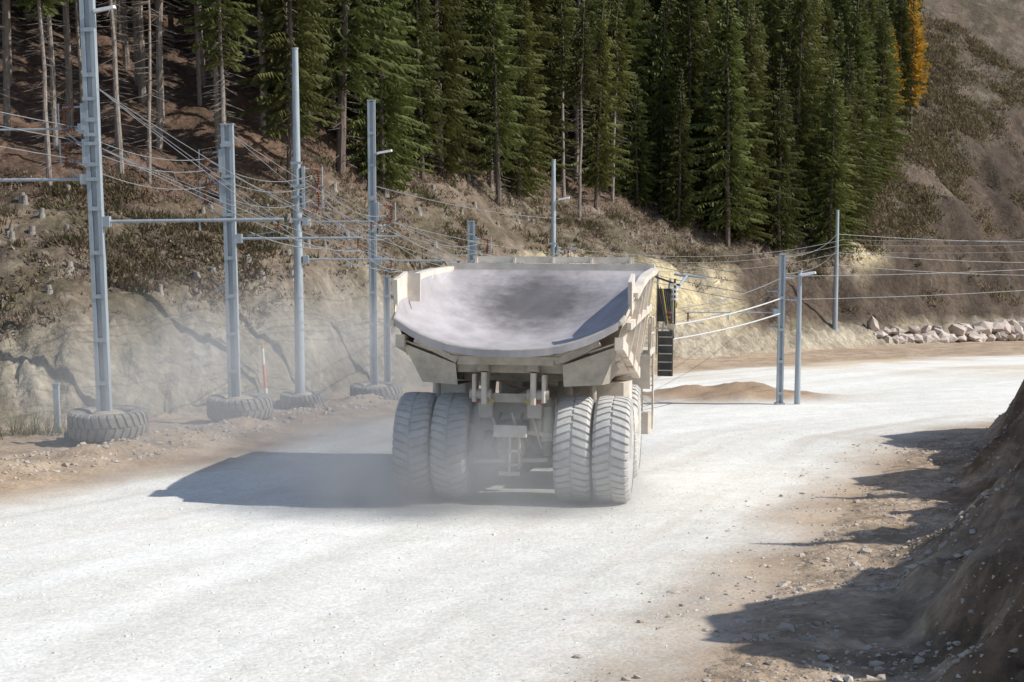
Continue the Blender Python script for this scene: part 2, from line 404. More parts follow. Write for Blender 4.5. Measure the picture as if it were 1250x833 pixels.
bt=MB()
def beam(a,bq,w,h,m,up=(0,0,1)):
    a=Vector(a);bq=Vector(bq);d=bq-a;y=d.normalized();x=y.cross(Vector(up)).normalized();z=x.cross(y)
    R=Matrix((x,y,z)).transposed();bt.box((a+bq)/2,(w,d.length,h),m,R,.02)
for sd_ in(-1,1):
    pr=[(-.35,5.30,2.99),(1.2,5.60,3.05),(3.0,5.80,3.08),(5.0,5.92,3.10),(7.9,6.04,3.10)]
    for (y0,z0,x0),(y1,z1,x1) in zip(pr[:-1],pr[1:]): beam((sd_*(x0+.06),y0,z0),(sd_*(x1+.06),y1,z1),.22,.16,M_cream)
    op=[(-1.3,4.86,2.92,4.15,2.70),(-.35,5.30,3.06,3.75,2.72),(1.2,5.6,3.10,3.45,2.72),(3.0,5.80,3.13,3.2,2.72),(5.2,5.92,3.15,3.0,2.72),(6.6,5.96,3.15,3.7,2.8),(7.9,6.02,3.15,4.9,2.95)]
    vs=[];
    for y,zt,xt,zb,xb in op:
        vs+=[(sd_*xt,y,zt),(sd_*(xt+xb)/2,y,(zt+zb)/2),(sd_*xb,y,zb),(sd_*(xb-.7),y,zb-.25)]
    fs=[(i*4+j,i*4+j+1,i*4+j+5,i*4+j+4) for i in range(len(op)-1) for j in range(3)]
    bt.add(vs,fs,M_cream)
    for y,zt,zb in((.2,5.3,3.7),(2.2,5.65,3.35),(4.2,5.8,3.15),(6.2,5.85,3.6)):
        beam((sd_*3.13,y,zt),(sd_*2.80,y,zb),.22,.12,M_cream,(0,1,0))
    beam((sd_*3.0,-1.3,4.55),(sd_*3.08,7.4,4.95),.12,.18,M_cream)
    beam((sd_*2.76,-1.4,4.12),(sd_*2.80,5.2,3.05),.24,.30,M_cream)
    beam((sd_*.62,-1.5,3.62),(sd_*.62,4.9,2.78),.28,.42,M_under)
    bt.box((sd_*2.98,-.30,5.33),(.10,1.3,.86),M_cream,Matrix.Rotation(math.radians(10),3,'X'))
bt.box((-2.80,.32,5.46),(.42,.10,.74),M_cream)
bt.box((0,8.02,6.08),(6.35,.26,.30),M_cream,None,.03)
bt.box((0.0,9.1,6.04),(6.1,2.1,.12),M_cream,None,.02)
for x in(-2.9,-1.0,1.0,2.9): bt.box((x,9.0,6.16),(.12,2.0,.14),M_cream)
bt.box((0,8.27,6.35),(5.0,.08,.20),M_cream)
for x in(-2.4,-1.2,0,1.2,2.4): bt.box((x,8.2,6.30),(.07,.12,.24),M_cream)
vs=[];
for y,zm,w in((-1.9,3.78,2.2),(-.6,3.45,2.45),(1.5,3.0,2.5),(4.8,2.75,2.5)): vs+=[(-w,y,zm+.45),(-w*.6,y,zm),(w*.6,y,zm),(w,y,zm+.45)]
bt.add(vs,[(i*4+j,i*4+j+1,i*4+j+5,i*4+j+4) for i in range(3) for j in range(3)],M_under)
for y,z,w in((-1.75,3.70,4.3),(-.9,3.46,4.9),(.3,3.2,5.0)):
    bt.box((0,y,z),(w*.56,.22,.26),M_under,None,.02)
    for sx in(-1,1): beam((sx*w*.28,y,z),(sx*w*.53,y,z+.5),.22,.24,M_under,(0,1,0))
ls=lipsec()
bt.add([(a[0],a[1]-.05,a[2]-.03) for a in ls[1:-1]]+[(a[0],a[1]-.03,a[2]-.20) for a in ls[1:-1]],[(i,i+1,i+1+len(ls)-2,i+len(ls)-2) for i in range(len(ls)-3)],M_bed)
o=bt.obj('body_frame',tr)

ch=MB()
for sx in(-1,1):
    ch.box((sx*.62,3.6,2.15),(.34,8.6,.62),M_under,None,.03)
    ch.box((sx*.62,-.75,2.45),(.36,.7,.5),M_under,None,.03)
    ch.tube((sx*.95,-.55,1.2),(sx*.80,-.30,2.65),.17,M_under,n=16)
    ch.tube((sx*.93,-.50,1.55),(sx*.82,-.33,2.4),.22,M_cream,n=16)
    ch.tube((sx*1.05,1.6,1.6),(sx*1.05,2.6,3.4),.2,M_under,n=16)
    ch.box((sx*.62,-1.05,2.95),(.14,.6,.8),M_cream,None,.03)
    ch.box((sx*.88,-1.05,2.95),(.10,.5,.7),M_cream,None,.03)
    ch.tube((sx*.45,-1.15,2.8),(sx*1.0,-1.15,2.8),.13,M_under,n=14)
    ch.tube((sx*2.03,-.1,3.5),(sx*2.03,.05,2.2),.07,M_under,n=8)
    ch.box((sx*2.2,3.6,2.3),(1.1,1.5,1.2),M_cream,None,.15)
    vs=[(sx*2.72,-1.25,4.05),(sx*2.72,1.6,3.55),(sx*2.30,1.6,2.95),(sx*1.35,1.6,2.95),(sx*2.30,-.75,3.05),(sx*1.35,-.95,3.0),(sx*1.35,-1.3,3.55)]
    ch.add(vs,[(0,1,2,4),(4,2,3,5),(0,4,5,6)],M_under)
ch.tube((-1.25,0,1.36),(1.25,0,1.36),.52,M_under,n=28)
ch.lathe([(0,-.62),(.3,-.60),(.55,-.48),(.72,-.2),(.75,.0),(.72,.2),(.55,.5),(0,.55)],M_under,24,'x',Matrix.Translation((0,0,1.38))@Matrix.Rotation(math.radians(90),4,'Z'))
ch.tube((0,-.60,1.38),(0,-.72,1.38),.36,M_cream,n=20)
for i in range(10):
    a=i*.628;ch.tube((.29*math.cos(a),-.72,1.38+.29*math.sin(a)),(.29*math.cos(a),-.76,1.38+.29*math.sin(a)),.03,M_under,n=6)
ch.box((0,-.35,2.35),(1.5,.5,.45),M_under,None,.04)
ch.tube((-1.05,-.55,1.95),(1.05,-.62,1.75),.08,M_cream,n=10)
ch.tube((-.95,-.75,1.05),(.95,-.7,1.12),.06,M_cream,n=8)
ch.box((0,-.92,1.85),(.85,.16,.30),M_cream,None,.02)
ch.box((0,-.95,1.2),(.06,.05,1.0),M_cream);ch.box((.25,-.95,1.3),(.05,.05,.8),M_cream)
ch.box((.12,-.95,1.0),(.36,.05,.06),M_cream);ch.box((.12,-.95,1.35),(.36,.05,.06),M_cream);ch.box((.0,-.95,.78),(.55,.06,.10),M_cream)
for i,x in enumerate((-.5,-.25,.02,.3,.52)): 
    ch.tube((x,-.8,2.3),(x+.25*(-1)**i,-.6,1.4),.035,M_dark if i%2 else M_cream,n=6)
ch.box((0,-1.0,2.7),(1.9,.14,.22),M_under,None,.02)
for x in(-.78,.78): ch.box((x,-1.1,2.62),(.20,.06,.10),M_red);ch.box((x*.6,-1.1,2.62),(.14,.06,.10),M_yel)
ch.box((0,5.3,1.5),(4.0,.45,.45),M_under,None,.05)
ch.box((0,8.4,2.6),(3.0,2.6,1.9),M_under,None,.1)
ch.tube((2.35,2.1,1.75),(2.35,3.9,1.75),.62,M_cream,n=24)
o=ch.obj('chassis_and_axle',tr);
fr=MB()
fr.box((0,8.6,3.55),(6.2,2.9,.16),M_cream,None,.04)
fr.box((-1.85,8.5,4.7),(1.9,1.9,2.1),M_cream,None,.12)
fr.box((-1.85,7.53,4.95),(1.5,.05,.9),M_dark)
fr.box((-.88,8.5,4.95),(.05,1.4,.9),M_dark)
fr.box((1.3,8.4,4.35),(1.9,1.5,1.4),M_cream,None,.06)
fr.box((0,9.9,2.4),(3.4,.3,2.2),M_dark,None,.03)
fr.box((0,10.1,1.2),(6.0,.5,.7),M_cream,None,.08)
for x in(-2.45,2.45): fr.box((x,7.2,3.0),(1.3,.14,1.1),M_cream,Matrix.Rotation(math.radians(20),3,'X'))
fr.box((3.56,7.0,3.55),(.46,.10,1.35),M_dark,None,.03)
for z in(3.05,3.3,3.55,3.8,4.05): fr.box((3.56,6.93,z),(.40,.02,.03),M_under)
fr.box((3.50,7.9,5.0),(.46,.8,1.0),M_dark,None,.05)
fr.tube((3.28,7.6,3.5),(3.28,7.6,6.0),.04,M_under,n=8);fr.tube((3.80,7.4,4.3),(3.80,7.4,5.8),.03,M_dark,n=8)
fr.tube((3.2,7.6,5.85),(3.95,7.3,5.6),.03,M_dark,n=8);fr.tube((3.2,7.3,4.3),(3.8,7.3,4.3),.03,M_cream,n=8)
fr.tube((3.6,7.6,5.2),(4.1,9.2,5.9),.04,M_galv,n=8);fr.tube((3.6,7.9,5.2),(4.1,9.5,5.9),.04,M_galv,n=8);fr.tube((3.7,9.3,5.95),(4.7,9.3,5.85),.04,M_galv,n=8)
fr.tube((3.3,9.2,3.6),(3.6,9.2,5.8),.04,M_galv,n=8)
for z in(5.15,5.3,5.45,5.6): fr.tube((3.80,7.4,z),(3.80,7.4,z+.06),.10,M_lamp,n=12)
for z in(4.45,4.6,4.75): fr.tube((3.65,7.2,z),(3.65,7.2,z+.06),.09,M_ins,n=12)
fr.box((3.85,7.25,5.0),(.07,.08,.16),M_yel);fr.box((3.70,7.15,4.35),(.24,.2,.16),M_under)
for k in range(6):
    fr.tube((3.3+.07*k,7.2,5.6-.05*k),(3.55+.05*k,7.1,4.4-.08*k),.018,M_dark if k!=2 else M_yel,n=5)
for x in(2.7,3.05): fr.tube((x,10.2,1.0),(x,10.0,3.6),.035,M_cream,n=6)
for k in range(8): fr.tube((2.7,10.17-.02*k,1.2+.3*k),(3.05,10.17-.02*k,1.2+.3*k),.025,M_cream,n=6)
for x in(-3.05,3.05):
    for y in(7.3,8.6,9.9): fr.tube((x,y,3.6),(x,y,4.6),.03,M_cream,n=6)
    fr.tube((x,7.3,4.6),(x,9.9,4.6),.03,M_cream,n=6);fr.tube((x,7.3,4.1),(x,9.9,4.1),.03,M_cream,n=6)
fr.obj('cab_and_front_deck',tr)

# ---------------------------------------------------------------- poles
def insulator(mb,p,d,n=5,r=.11):
    p=Vector(p);d=Vector(d).normalized()
    mb.tube(p,p+d*(n*.11+.06),.035,M_ins,n=8)
    for i in range(n): mb.tube(p+d*(.05+i*.11),p+d*(.09+i*.11),r,M_ins,r*.6,n=12)
def pole(x,y,H,kind,w=.46,arms=(),lamp=None,gear=(),lean=0):
    z=tz(x,y)-.25
    e=empty('catenary_pole',(x,y,z),(0,math.radians(lean),0))
    mb=MB()
    if kind=='H':
        d=w*.8;fw=w*.30
        for sx in(-1,1):
            mb.box((sx*(w/2-fw/2),0,H/2),(fw,d*.9,H),M_galv)
        mb.box((0,.0,H/2),(w-2*fw,d*.25,H-.1),M_galv)
        k=int(H/1.5)
        for i in range(k): mb.box((0,-d*.45-.012,.8+i*1.5),(w*.96,.02,.14),M_galv)
        mb.box((0,0,H+.02),(w*1.1,d,.05),M_galv)
        mb.box((0,0,.3),(w*1.5,d*1.6,.06),M_galv)
    else:
        mb.tube((0,0,0),(0,0,H*.55),w*.5,M_galv,w*.42,n=20);mb.tube((0,0,H*.55),(0,0,H),w*.40,M_galv,w*.30,n=20)
        mb.tube((0,0,H*.55-.1),(0,0,H*.55+.1),w*.46,M_galv,n=20)
        mb.tube((0,0,H),(0,0,H+.06),w*.34,M_galv,n=16)
    o=mb.obj('mast',e)
    if kind!='H': smooth_angle(o,40)
    ar=MB()
    for (zz,x1,r) in arms:
        sg=1 if x1>0 else -1
        ar.tube((sg*w/2,0,zz),(x1,0,zz),r,M_galv,n=10)
        ar.tube((sg*w/2,0,zz),(sg*(w/2+.25),0,zz),r*1.7,M_galv,n=10)
        if abs(x1)>2.5:
            ar.tube((x1*.55,0,zz-.02),(x1*.55,0,zz-.35),.03,M_galv,n=8)
            insulator(ar,(x1*.97,0,zz),(0,0,-1),3,.08)
            ar.tube((x1*.97,0,zz-.4),(x1*.80,.1,zz-.55),.025,M_galv,n=6)
            ar.box((sg*(w/2+.12),0,zz),(.24,.3,.35),M_galv)
    for (zz,sg) in gear:
        ar.box((sg*(w/2+.06),0,zz),(.12,.34,.9),M_galv)
        for dz in(-.35,.35):
            ar.tube((sg*w/2,0,zz+dz),(sg*(w/2+.75),0,zz+dz*.9),.035,M_galv,n=8)
            insulator(ar,(sg*(w/2+.35),0,zz+dz),(sg,0,-.25),4,.12)
        insulator(ar,(sg*(w/2+.72),0,zz+.30),(0,0,-1),6,.12)
        ar.tube((sg*w/2,0,zz-1.1),(sg*(w/2+.9),0,zz-.3),.03,M_galv,n=8)
        ar.tube((sg*(w/2+.9),0,zz-.4),(sg*(w/2+.9),0,zz+.45),.03,M_galv,n=8)
        ar.box((0,-w*.45,zz-.9),(w*1.1,.05,.12),M_galv);ar.box((0,-w*.45,zz+.6),(w*1.1,.05,.12),M_galv)
    if ar.v: ar.obj('bracket_arms_and_insulators',e)
    if lamp:
        zz,l=lamp;lm=MB()
        lm.tube((0,0,zz),(l*.55,-.1,zz+.18),.035,M_galv,n=8)
        lm.box((l*.8,-.14,zz+.22),(.75,.28,.10),M_lamp,Matrix.Rotation(math.radians(-10),3,'Y'),.04)
        lm.obj('lamp_head',e)
    return e
pole(-14.1,53.3,15.7,'H',.46,arms=((7.85,6.4,.06),(9.3,-8.5,.06),(11.0,-8.5,.035)),lamp=(14.75,.75),gear=((11.4,-1),(10.2,-1)),lean=-.7)
pole(-11.05,61.4,12.0,'H',.46,arms=((7.55,5.2,.05),(5.6,-.6,.04)),gear=((10.6,-1),(9.4,-1)),lean=-.4)
pole(-9.59,69.8,16.2,'R',.46,arms=((6.9,4.3,.045),(8.6,3.4,.035)),gear=((10.6,1),(9.6,1)))
pole(-6.6,73.8,14.3,'H',.36,arms=((7.95,1.3,.04),(6.8,4.2,.04)),lamp=(11.7,.75),gear=((9.1,1),))
pole(-6.44,79.9,6.3,'H',.34)
pole(-2.3,88,9.4,'H',.42,arms=((7.2,1.4,.04),),gear=((8.1,1),))
pole(2.6,98,13.7,'R',.42,arms=((8.2,1.5,.04),),lamp=(11.1,.8),gear=((7.9,1),))
pole(12.6,72.5,7.3,'H',.30,arms=((4.6,-4.5,.03),(5.6,-.7,.03),(3.9,-.6,.03),(6.2,.6,.03)))
pole(13.45,72.6,6.5,'R',.30,lamp=(6.2,.42),arms=((5.2,-.6,.03),))
pole(29.4,141,11,'R',.5)

def tbase(x,y,R,z0,stack=1,sink=0):
    mb=MB()
    e=empty('tyre_pole_base',(x,y,tz(x,y)+z0-sink))
    for k in range(stack):
        T=Matrix.Translation((.05*k,0,.46*(R/1.36)+k*.92*(R/1.36)))@Matrix.Rotation(math.radians(90),4,'Y')
        tyre(mb,T,M_tyre2,R=R,lugs=30,rim=False)
    h=(.8+.92*(stack-1))*(R/1.36)
    o=mb.obj('tyre',e);smooth_angle(o,30);f=MB();f.lathe([(.0,h+.12),(.4,h+.08),(.68*R/1.36,h-.05),(.70*R/1.36,0)],M_conc,20,'z');f.obj('fill',e,True)
tbase(-14.0,53.3,1.36,.18);tbase(-10.85,61.4,1.3,.14);tbase(-9.5,69.8,1.0,0,1,.1);tbase(-6.5,73.8,1.25,0,1,.25)
tbase(-15.0,55.0,1.0,0,1,.3)

# ---------------------------------------------------------------- wires
cu=bpy.data.curves.new('overhead_wires','CURVE');cu.dimensions='3D';cu.bevel_depth=.020;cu.bevel_resolution=1
cu.materials.append(M_wire);cu.materials.append(M_lwire)
def wire(a,b,sag=.3,r=1,mi=0,n=14):
    sp=cu.splines.new('POLY');sp.points.add(n-1);sp.material_index=mi
    for i in range(n):
        t=i/(n-1);p=Vector(a).lerp(Vector(b),t);p.z-=sag*4*t*(1-t)
        sp.points[i].co=(*p,1);sp.points[i].radius=r
p1t=(-15.1,53.3,9.9);p2t=(-12,61.4,8.8);p3t=(-8.9,69.8,8.1);p4t=(-5.9,73.8,6.2);p6t=(-1.6,88,4.2);p7t=(3.4,98,3.3)
off=(-24,33,13.5)
chain=[off,p1t,p2t,p3t,p4t,p6t,p7t,(30,141,1.8),(80,150,4)]
for dz in(0,-.45,-1.1):
    for k in range(len(chain)-1):
        a=list(chain[k]);b=list(chain[k+1]);a[2]+=dz;b[2]+=dz
        wire(a,b,.35+.1*k,.85)
c=[(-8.5,38,8.6),(-7.8,53.3,6.2),(-5.95,61.4,5.2),(-5.3,69.8,3.9),(-2.6,73.8,3.6),(-.9,88,3.1),(4.1,98,2.6)]
for k in range(1,len(c)-1): wire(c[k],c[k+1],.2);wire((c[k][0]-1.2,c[k][1],c[k][2]+.1),(c[k+1][0]-1.2,c[k+1][1],c[k+1][2]+.1),.2)
for a in((-14.1,53.3,11.2),(-14.1,53.3,9.2)):
    wire(a,(-8.2,61.4,5.5),.1,.7);wire(a,(-5.3,69.8,4.3),.3,.7)
    wire(a,(-7.9,53.3,6.7),.05,.6)
for a in((-11.05,61.4,9.8),(-11.05,61.4,8.2)): wire(a,(-6.1,61.4,5.7),.05,.6);wire(a,(-2.6,73.8,3.9),.3,.7)
for a in((-9.6,69.8,8.1),(-9.6,69.8,7.2)): wire(a,(-5.4,69.8,4.4),.05,.6);wire(a,(-.9,88,3.4),.4,.7)
wire((-6.6,73.8,7.4),(-2.5,73.8,4.0),.05,.6);wire((-6.6,73.8,6.1),(4,98,2.9),.3,.8);wire((-6.6,73.8,7.6),(3,98,5.2),.3,.8)
for dz in(0,.4,.9,1.35): wire((2.6+.6,98,3.0+dz),(12.6,72.5,2.0+dz*.95),.35,.8)
for z0,z1 in((3.4,3.2),(2.3,2.2)): wire((12.6,72.5,z0),(46,88,z1+1.0),.45,.7)
wire((6.3,60.5,2.35),(12.5,72.4,2.35),.12,1.6,1);wire((6.0,60.5,1.75),(12.5,72.4,1.65),.12,1.6,1);wire((6.5,60.5,3.0),(12.5,72.4,3.3),.2,.9)
wire((12.6,72.5,4.3),(29.4,141,2.3),.5,.8);wire((12.6,72.5,3.5),(29.4,141,0.8),.5,.8);wire((29.4,141,2.3),(75,160,1.5),.8,1.4);wire((29.4,141,.6),(75,160,-.6),.9,1.4);wire((29.4,141,-.5),(75,160,-2.0),.9,1.4)
for k in range(4): wire((22+k*5,100,1.6-.15*k),(22+k*5,100,.9-.15*k),0,.8,0,3)
ow=bpy.data.objects.new('overhead_wires',cu);COL.objects.link(ow)

mb=MB();e=empty('marker_stake',(-10.5,66,tz(-10.5,66)-.1))
mb.tube((0,0,0),(-.05,0,1.2),.07,M_white,n=10);mb.tube((-.05,0,1.2),(-.12,0,2.2),.065,M_orange,n=10);mb.tube((-.12,0,2.2),(-.15,0,2.9),.06,M_white,n=10);mb.tube((-.15,0,2.9),(-.17,0,3.2),.055,M_orange,.02,n=10)
mb.obj('stake',e)
mb=MB();mb.box((0,0,.85),(.22,.16,2.1),M_galv,None,.02);mb.box((0,0,1.92),(.27,.2,.06),M_galv);mb.obj('short_post',None,False,(-17.0,57.5,tz(-17,57.5)-.1))

# ---------------------------------------------------------------- stones
ico_v=[];t=(1+5**.5)/2
for a in(-1,1):
    for b_ in(-t,t): ico_v+=[(a,b_,0),(0,a,b_),(b_,0,a)]
ico_v=np.array(ico_v)/np.linalg.norm(ico_v[0])
import bmesh
def hull_faces(v):
    bm=bmesh.new();[bm.verts.new(p) for p in v];bm.verts.ensure_lookup_table()
    bmesh.ops.convex_hull(bm,input=bm.verts);bm.verts.index_update()
    f=[[q.index for q in ff.verts] for ff in bm.faces];vv=[tuple(q.co) for q in bm.verts];bm.free();return np.array(vv),np.array(f)
iv,ifc=hull_faces(ico_v)
def stones(name,pts,rad,m,flat=.65):
    n=len(pts)
    j=rng.uniform(.6,1.3,(n,len(iv),1));sc=rng.uniform(.7,1.3,(n,1,3))*np.array([1,1,flat])
    ang=rng.uniform(0,6.28,n);c,s=np.cos(ang),np.sin(ang)
    v=iv[None]*j*sc*rad[:,None,None]
    x=v[...,0]*c[:,None]-v[...,1]*s[:,None];y=v[...,0]*s[:,None]+v[...,1]*c[:,None]
    v=np.stack([x,y,v[...,2]],-1)+pts[:,None,:]
    f=ifc[None]+(np.arange(n)*len(iv))[:,None,None]
    me=bpy.data.meshes.new(name);me.from_pydata(v.reshape(-1,3).tolist(),[],f.reshape(-1,3).tolist());me.materials.append(m)
    o=bpy.data.objects.new(name,me);COL.objects.link(o);return o
n=12000;Yq=14+46*rng.uniform(0,1,n)**1.3;Xq=edgeX(Yq)+rng.normal(2.2,1.7,n)
kk=fbm(Xq*.5,Yq*.5,99)>.42;Xq=Xq[kk];Yq=Yq[kk]
p=np.stack([Xq,Yq,terr(Xq,Yq)],-1);rr=np.clip(rng.lognormal(-3.9,.65,len(p)),.010,.16)
rr=np.where(Xq-edgeX(Yq)>4,np.minimum(rr,.06),rr)
stones('shoulder_stones',p,rr,M_stone)
Yq=16+44*rng.uniform(0,1,7000)**1.2;Xq=rng.uniform(-16,3.5,7000)+(edgeX(Yq)-4);p=np.stack([Xq,Yq,terr(Xq,Yq)],-1)
M_gr=mat('pale_gravel',(.74,.72,.67),(.56,.54,.49),2,.95)
stones('loose_gravel',p,np.clip(rng.lognormal(-4.1,.35,7000),.01,.045),M_gr)
Yq=rng.uniform(36,72,1800);Xq=np.interp(Yq,[33,41.4,48.3,57,69.8,84],[-17.5,-13.8,-10.95,-8.5,-5.4,-1.1])-rng.uniform(.5,5,1800);p=np.stack([Xq,Yq,terr(Xq,Yq)],-1)
stones('windrow_stones',p,np.clip(rng.lognormal(-3.0,.5,1800),.02,.16),M_stone)
bw=[];br=[]
for i in range(78):
    x=34+i*.58+random.uniform(-.3,.3);y=146.5+ (x-34)*.78
    for k in range(2):
        if k==0 or random.random()<.5:
            bw.append((x+random.uniform(-.3,.3),y+k*.5,tz(x,y-1)+.30+k*.85));br.append(random.uniform(.45,1.05))
bw=stones('boulder_wall',np.array(bw),np.array(br),M_rock,.8)
# ---------------------------------------------------------------- spruces
def spruce(name,seed,H,cs,Rm,dead=0,mleaf=None,thin=1.0,droop=.35,bark=None,tr_=.19,ls=1.0):
    R=random.Random(seed);mb=MB();bark=bark or M_bark
    pts=[(R.uniform(-.12,.12)*k/4,R.uniform(-.12,.12)*k/4,H*k/8) for k in range(9)]
    for k in range(8):
        r0=tr_*H/20*(1-k/8)+.03;r1=tr_*H/20*(1-(k+1)/8)+.03
        mb.tube(pts[k],pts[k+1],r0,bark,r1,n=8,cap=False)
    z=cs
    while z<H-.15:
        t=(z-cs)/(H-cs)
        L0=Rm*(1-t)**.85*(.75+.5*R.random()) +.15
        if t<.10: L0*=.6+4*t
        nb=R.choice((5,6,7)) if t<.9 else 4
        a0=R.random()*6.28
        for b in range(nb):
            if R.random()>thin: continue
            a=a0+b*6.283/nb+R.uniform(-.3,.3);L=L0*R.uniform(.6,1.25);up=R.uniform(.0,.25)+t*.6
            ca,sa=math.cos(a),math.sin(a)
            st=.26;ns=max(2,int(L/st))
            for i in range(ns):
                r=(i+.6)/ns
                if r<.12 and L>1.2: continue
                px=L*r;pz=z+up*px-droop*px*px/max(L,.6)*1.1+.22*L*max(0,r-.75)
                l=ls*(.34+.48*(1-r))*min(1,L/1.2)*R.uniform(.6,1.35);w=st*.62
                for sd in(-1,1):
                    an=a+sd*R.uniform(.7,1.25);dx,dy=math.cos(an)*l,math.sin(an)*l;dz=-l*R.uniform(.2,.95)
                    bx,by=ca*px,sa*px
                    mb.add([(bx-ca*w*.5,by-sa*w*.5,pz),(bx+ca*w,by+sa*w,pz+.02),(bx+dx+ca*w*.4,by+dy+sa*w*.4,pz+dz),(bx+dx*.8-ca*w*.25,by+dy*.8-sa*w*.25,pz+dz*1.15)],[(0,1,2,3)],mleaf)
            if L>1.0 and b%2==0:
                mb.tube((0,0,z),(ca*L*.6,sa*L*.6,z+up*L*.6-droop*.36*L),.035,bark,.012,n=3,cap=False)
        z+=R.uniform(.34,.50)
    if dead:
        z=1.2
        while z<cs+1.5:
            for b in range(R.choice((2,3,4))):
                a=R.random()*6.28;L=R.uniform(.5,1.9)*(.6+.6*z/cs);d=-R.uniform(.05,.45)
                q=(math.cos(a)*L,math.sin(a)*L,z+d*L);mb.tube((0,0,z),q,.020,M_twig,.008,n=3,cap=False)
                for kk in range(3):
                    rr=R.uniform(.4,.95);aa=a+R.choice((-1,1))*R.uniform(.4,1);l=R.uniform(.25,.6)
                    pp=(q[0]*rr,q[1]*rr,z+d*L*rr);mb.tube(pp,(pp[0]+math.cos(aa)*l,pp[1]+math.sin(aa)*l,pp[2]-.2*l),.010,M_twig,.005,n=3,cap=False)
            z+=R.uniform(.3,.6)
    me=bpy.data.meshes.new(name);me.from_pydata(mb.v,[],mb.f)
    for m in mb.mats: me.materials.append(m)
    me.polygons.foreach_set('material_index',mb.m);me.update();return me
full=[spruce('spruce_full_%d'%i,10+i,H,cs,Rm,0,M_needle,.92) for i,(H,cs,Rm) in enumerate(((25,.8,3.8),(22,.6,3.2),(28,1.2,4.3),(18,.4,3.1),(24,2.5,3.5),(20,1.0,2.6)))]
high=[spruce('spruce_high_%d'%i,30+i,H,cs,Rm,1,M_needle,.75,bark=M_barkp,tr_=.15) for i,(H,cs,Rm) in enumerate(((24,10.5,2.4),(26,13,2.6),(22,9,2.3),(25,14,2.3)))]
half=[spruce('spruce_half_%d'%i,50+i,H,cs,Rm,1,M_needle,.85) for i,(H,cs,Rm) in enumerate(((24,4.0,3.2),(22,2.8,3.0),(26,5.5,3.3)))]
larch=spruce('larch',70,19,4,2.6,1,M_gold,.9,.15)
brownt=spruce('brown_tree',71,19,2.5,2.8,0,M_brown,.8,.1)
bare=spruce('bare_snag',72,17,12,1.0,1,M_needle,.3,bark=M_barkp,tr_=.14)
forest=empty('spruce_forest')
def put(me,x,y,sc,name,parent=None):
    o=bpy.data.objects.new(name,me);COL.objects.link(o);o.location=(x,y,tz(x,y)-.2)
    o.rotation_euler=(random.uniform(-.035,.035),random.uniform(-.035,.035),random.random()*6.28);o.scale=(sc*random.uniform(.88,1.12),)*2+(sc,)
    if parent:o.parent=parent
    return o
R=random.Random(3);cnt=0
grid={}
def ok(x,y,d):
    i,j=int(x//4),int(y//4)
    for a in(-1,0,1):
        for b in(-1,0,1):
            for (px,py) in grid.get((i+a,j+b),()):
                if (px-x)**2+(py-y)**2<d*d: return False
    grid.setdefault((i,j),[]).append((x,y));return True
tries=0
while tries<26000 and cnt<1200:
    tries+=1
    Yt=R.uniform(76,262);u=R.uniform(-.46,.36);x=u*Yt
    s=Yt-float(Yf(x));ts=float(np.interp(x,BX,TS))
    px=625+1900*u
    lim=ts+R.uniform(-2,4)
    if px>880: lim=min(lim,15+R.uniform(-2,3))
    if s<lim or s>105: continue
    if x>float(forestX(Yt))+R.uniform(-3,1): continue
    left=px<410+R.uniform(-60,60)
    depth=s-ts
    d=3.3 if left else (2.7 if depth<25 else 3.8)
    if not ok(x,Yt,d): continue
    if left: me=R.choice(high) if depth<36 else R.choice(high+half)
    elif px<760: me=R.choice(half+full[:3]+high[:1]) if depth<12 else R.choice(full)
    else: me=R.choice(full)
    if not left and depth>10 and R.random()<.03: me=brownt
    if px>830 and px<980 and depth>15 and R.random()<.05: me=larch
    sc=R.uniform(.62,1.15)
    if px>980: sc*=.88
    put(me,x,Yt,sc,'spruce',forest);cnt+=1
put(larch,50.5,199,1.0,'larch_tree');put(larch,47.5,196,.7,'larch_tree')
for x,y,sc in((-19.5,84,.85),(-24,88,.9),(-16,88,.7)): put(bare,x,y,sc,'bare_snag')
put(half[1],-6.2,108,.85,'spruce_tree');put(half[0],-1,117,.8,'spruce_tree');put(high[3],5.5,128,.7,'spruce_tree')
for x,y,sc in((20.5,38,.22),(23.8,44,.2),(17.2,31,.2)): put(full[3],x,y,sc,'spruce_tree')

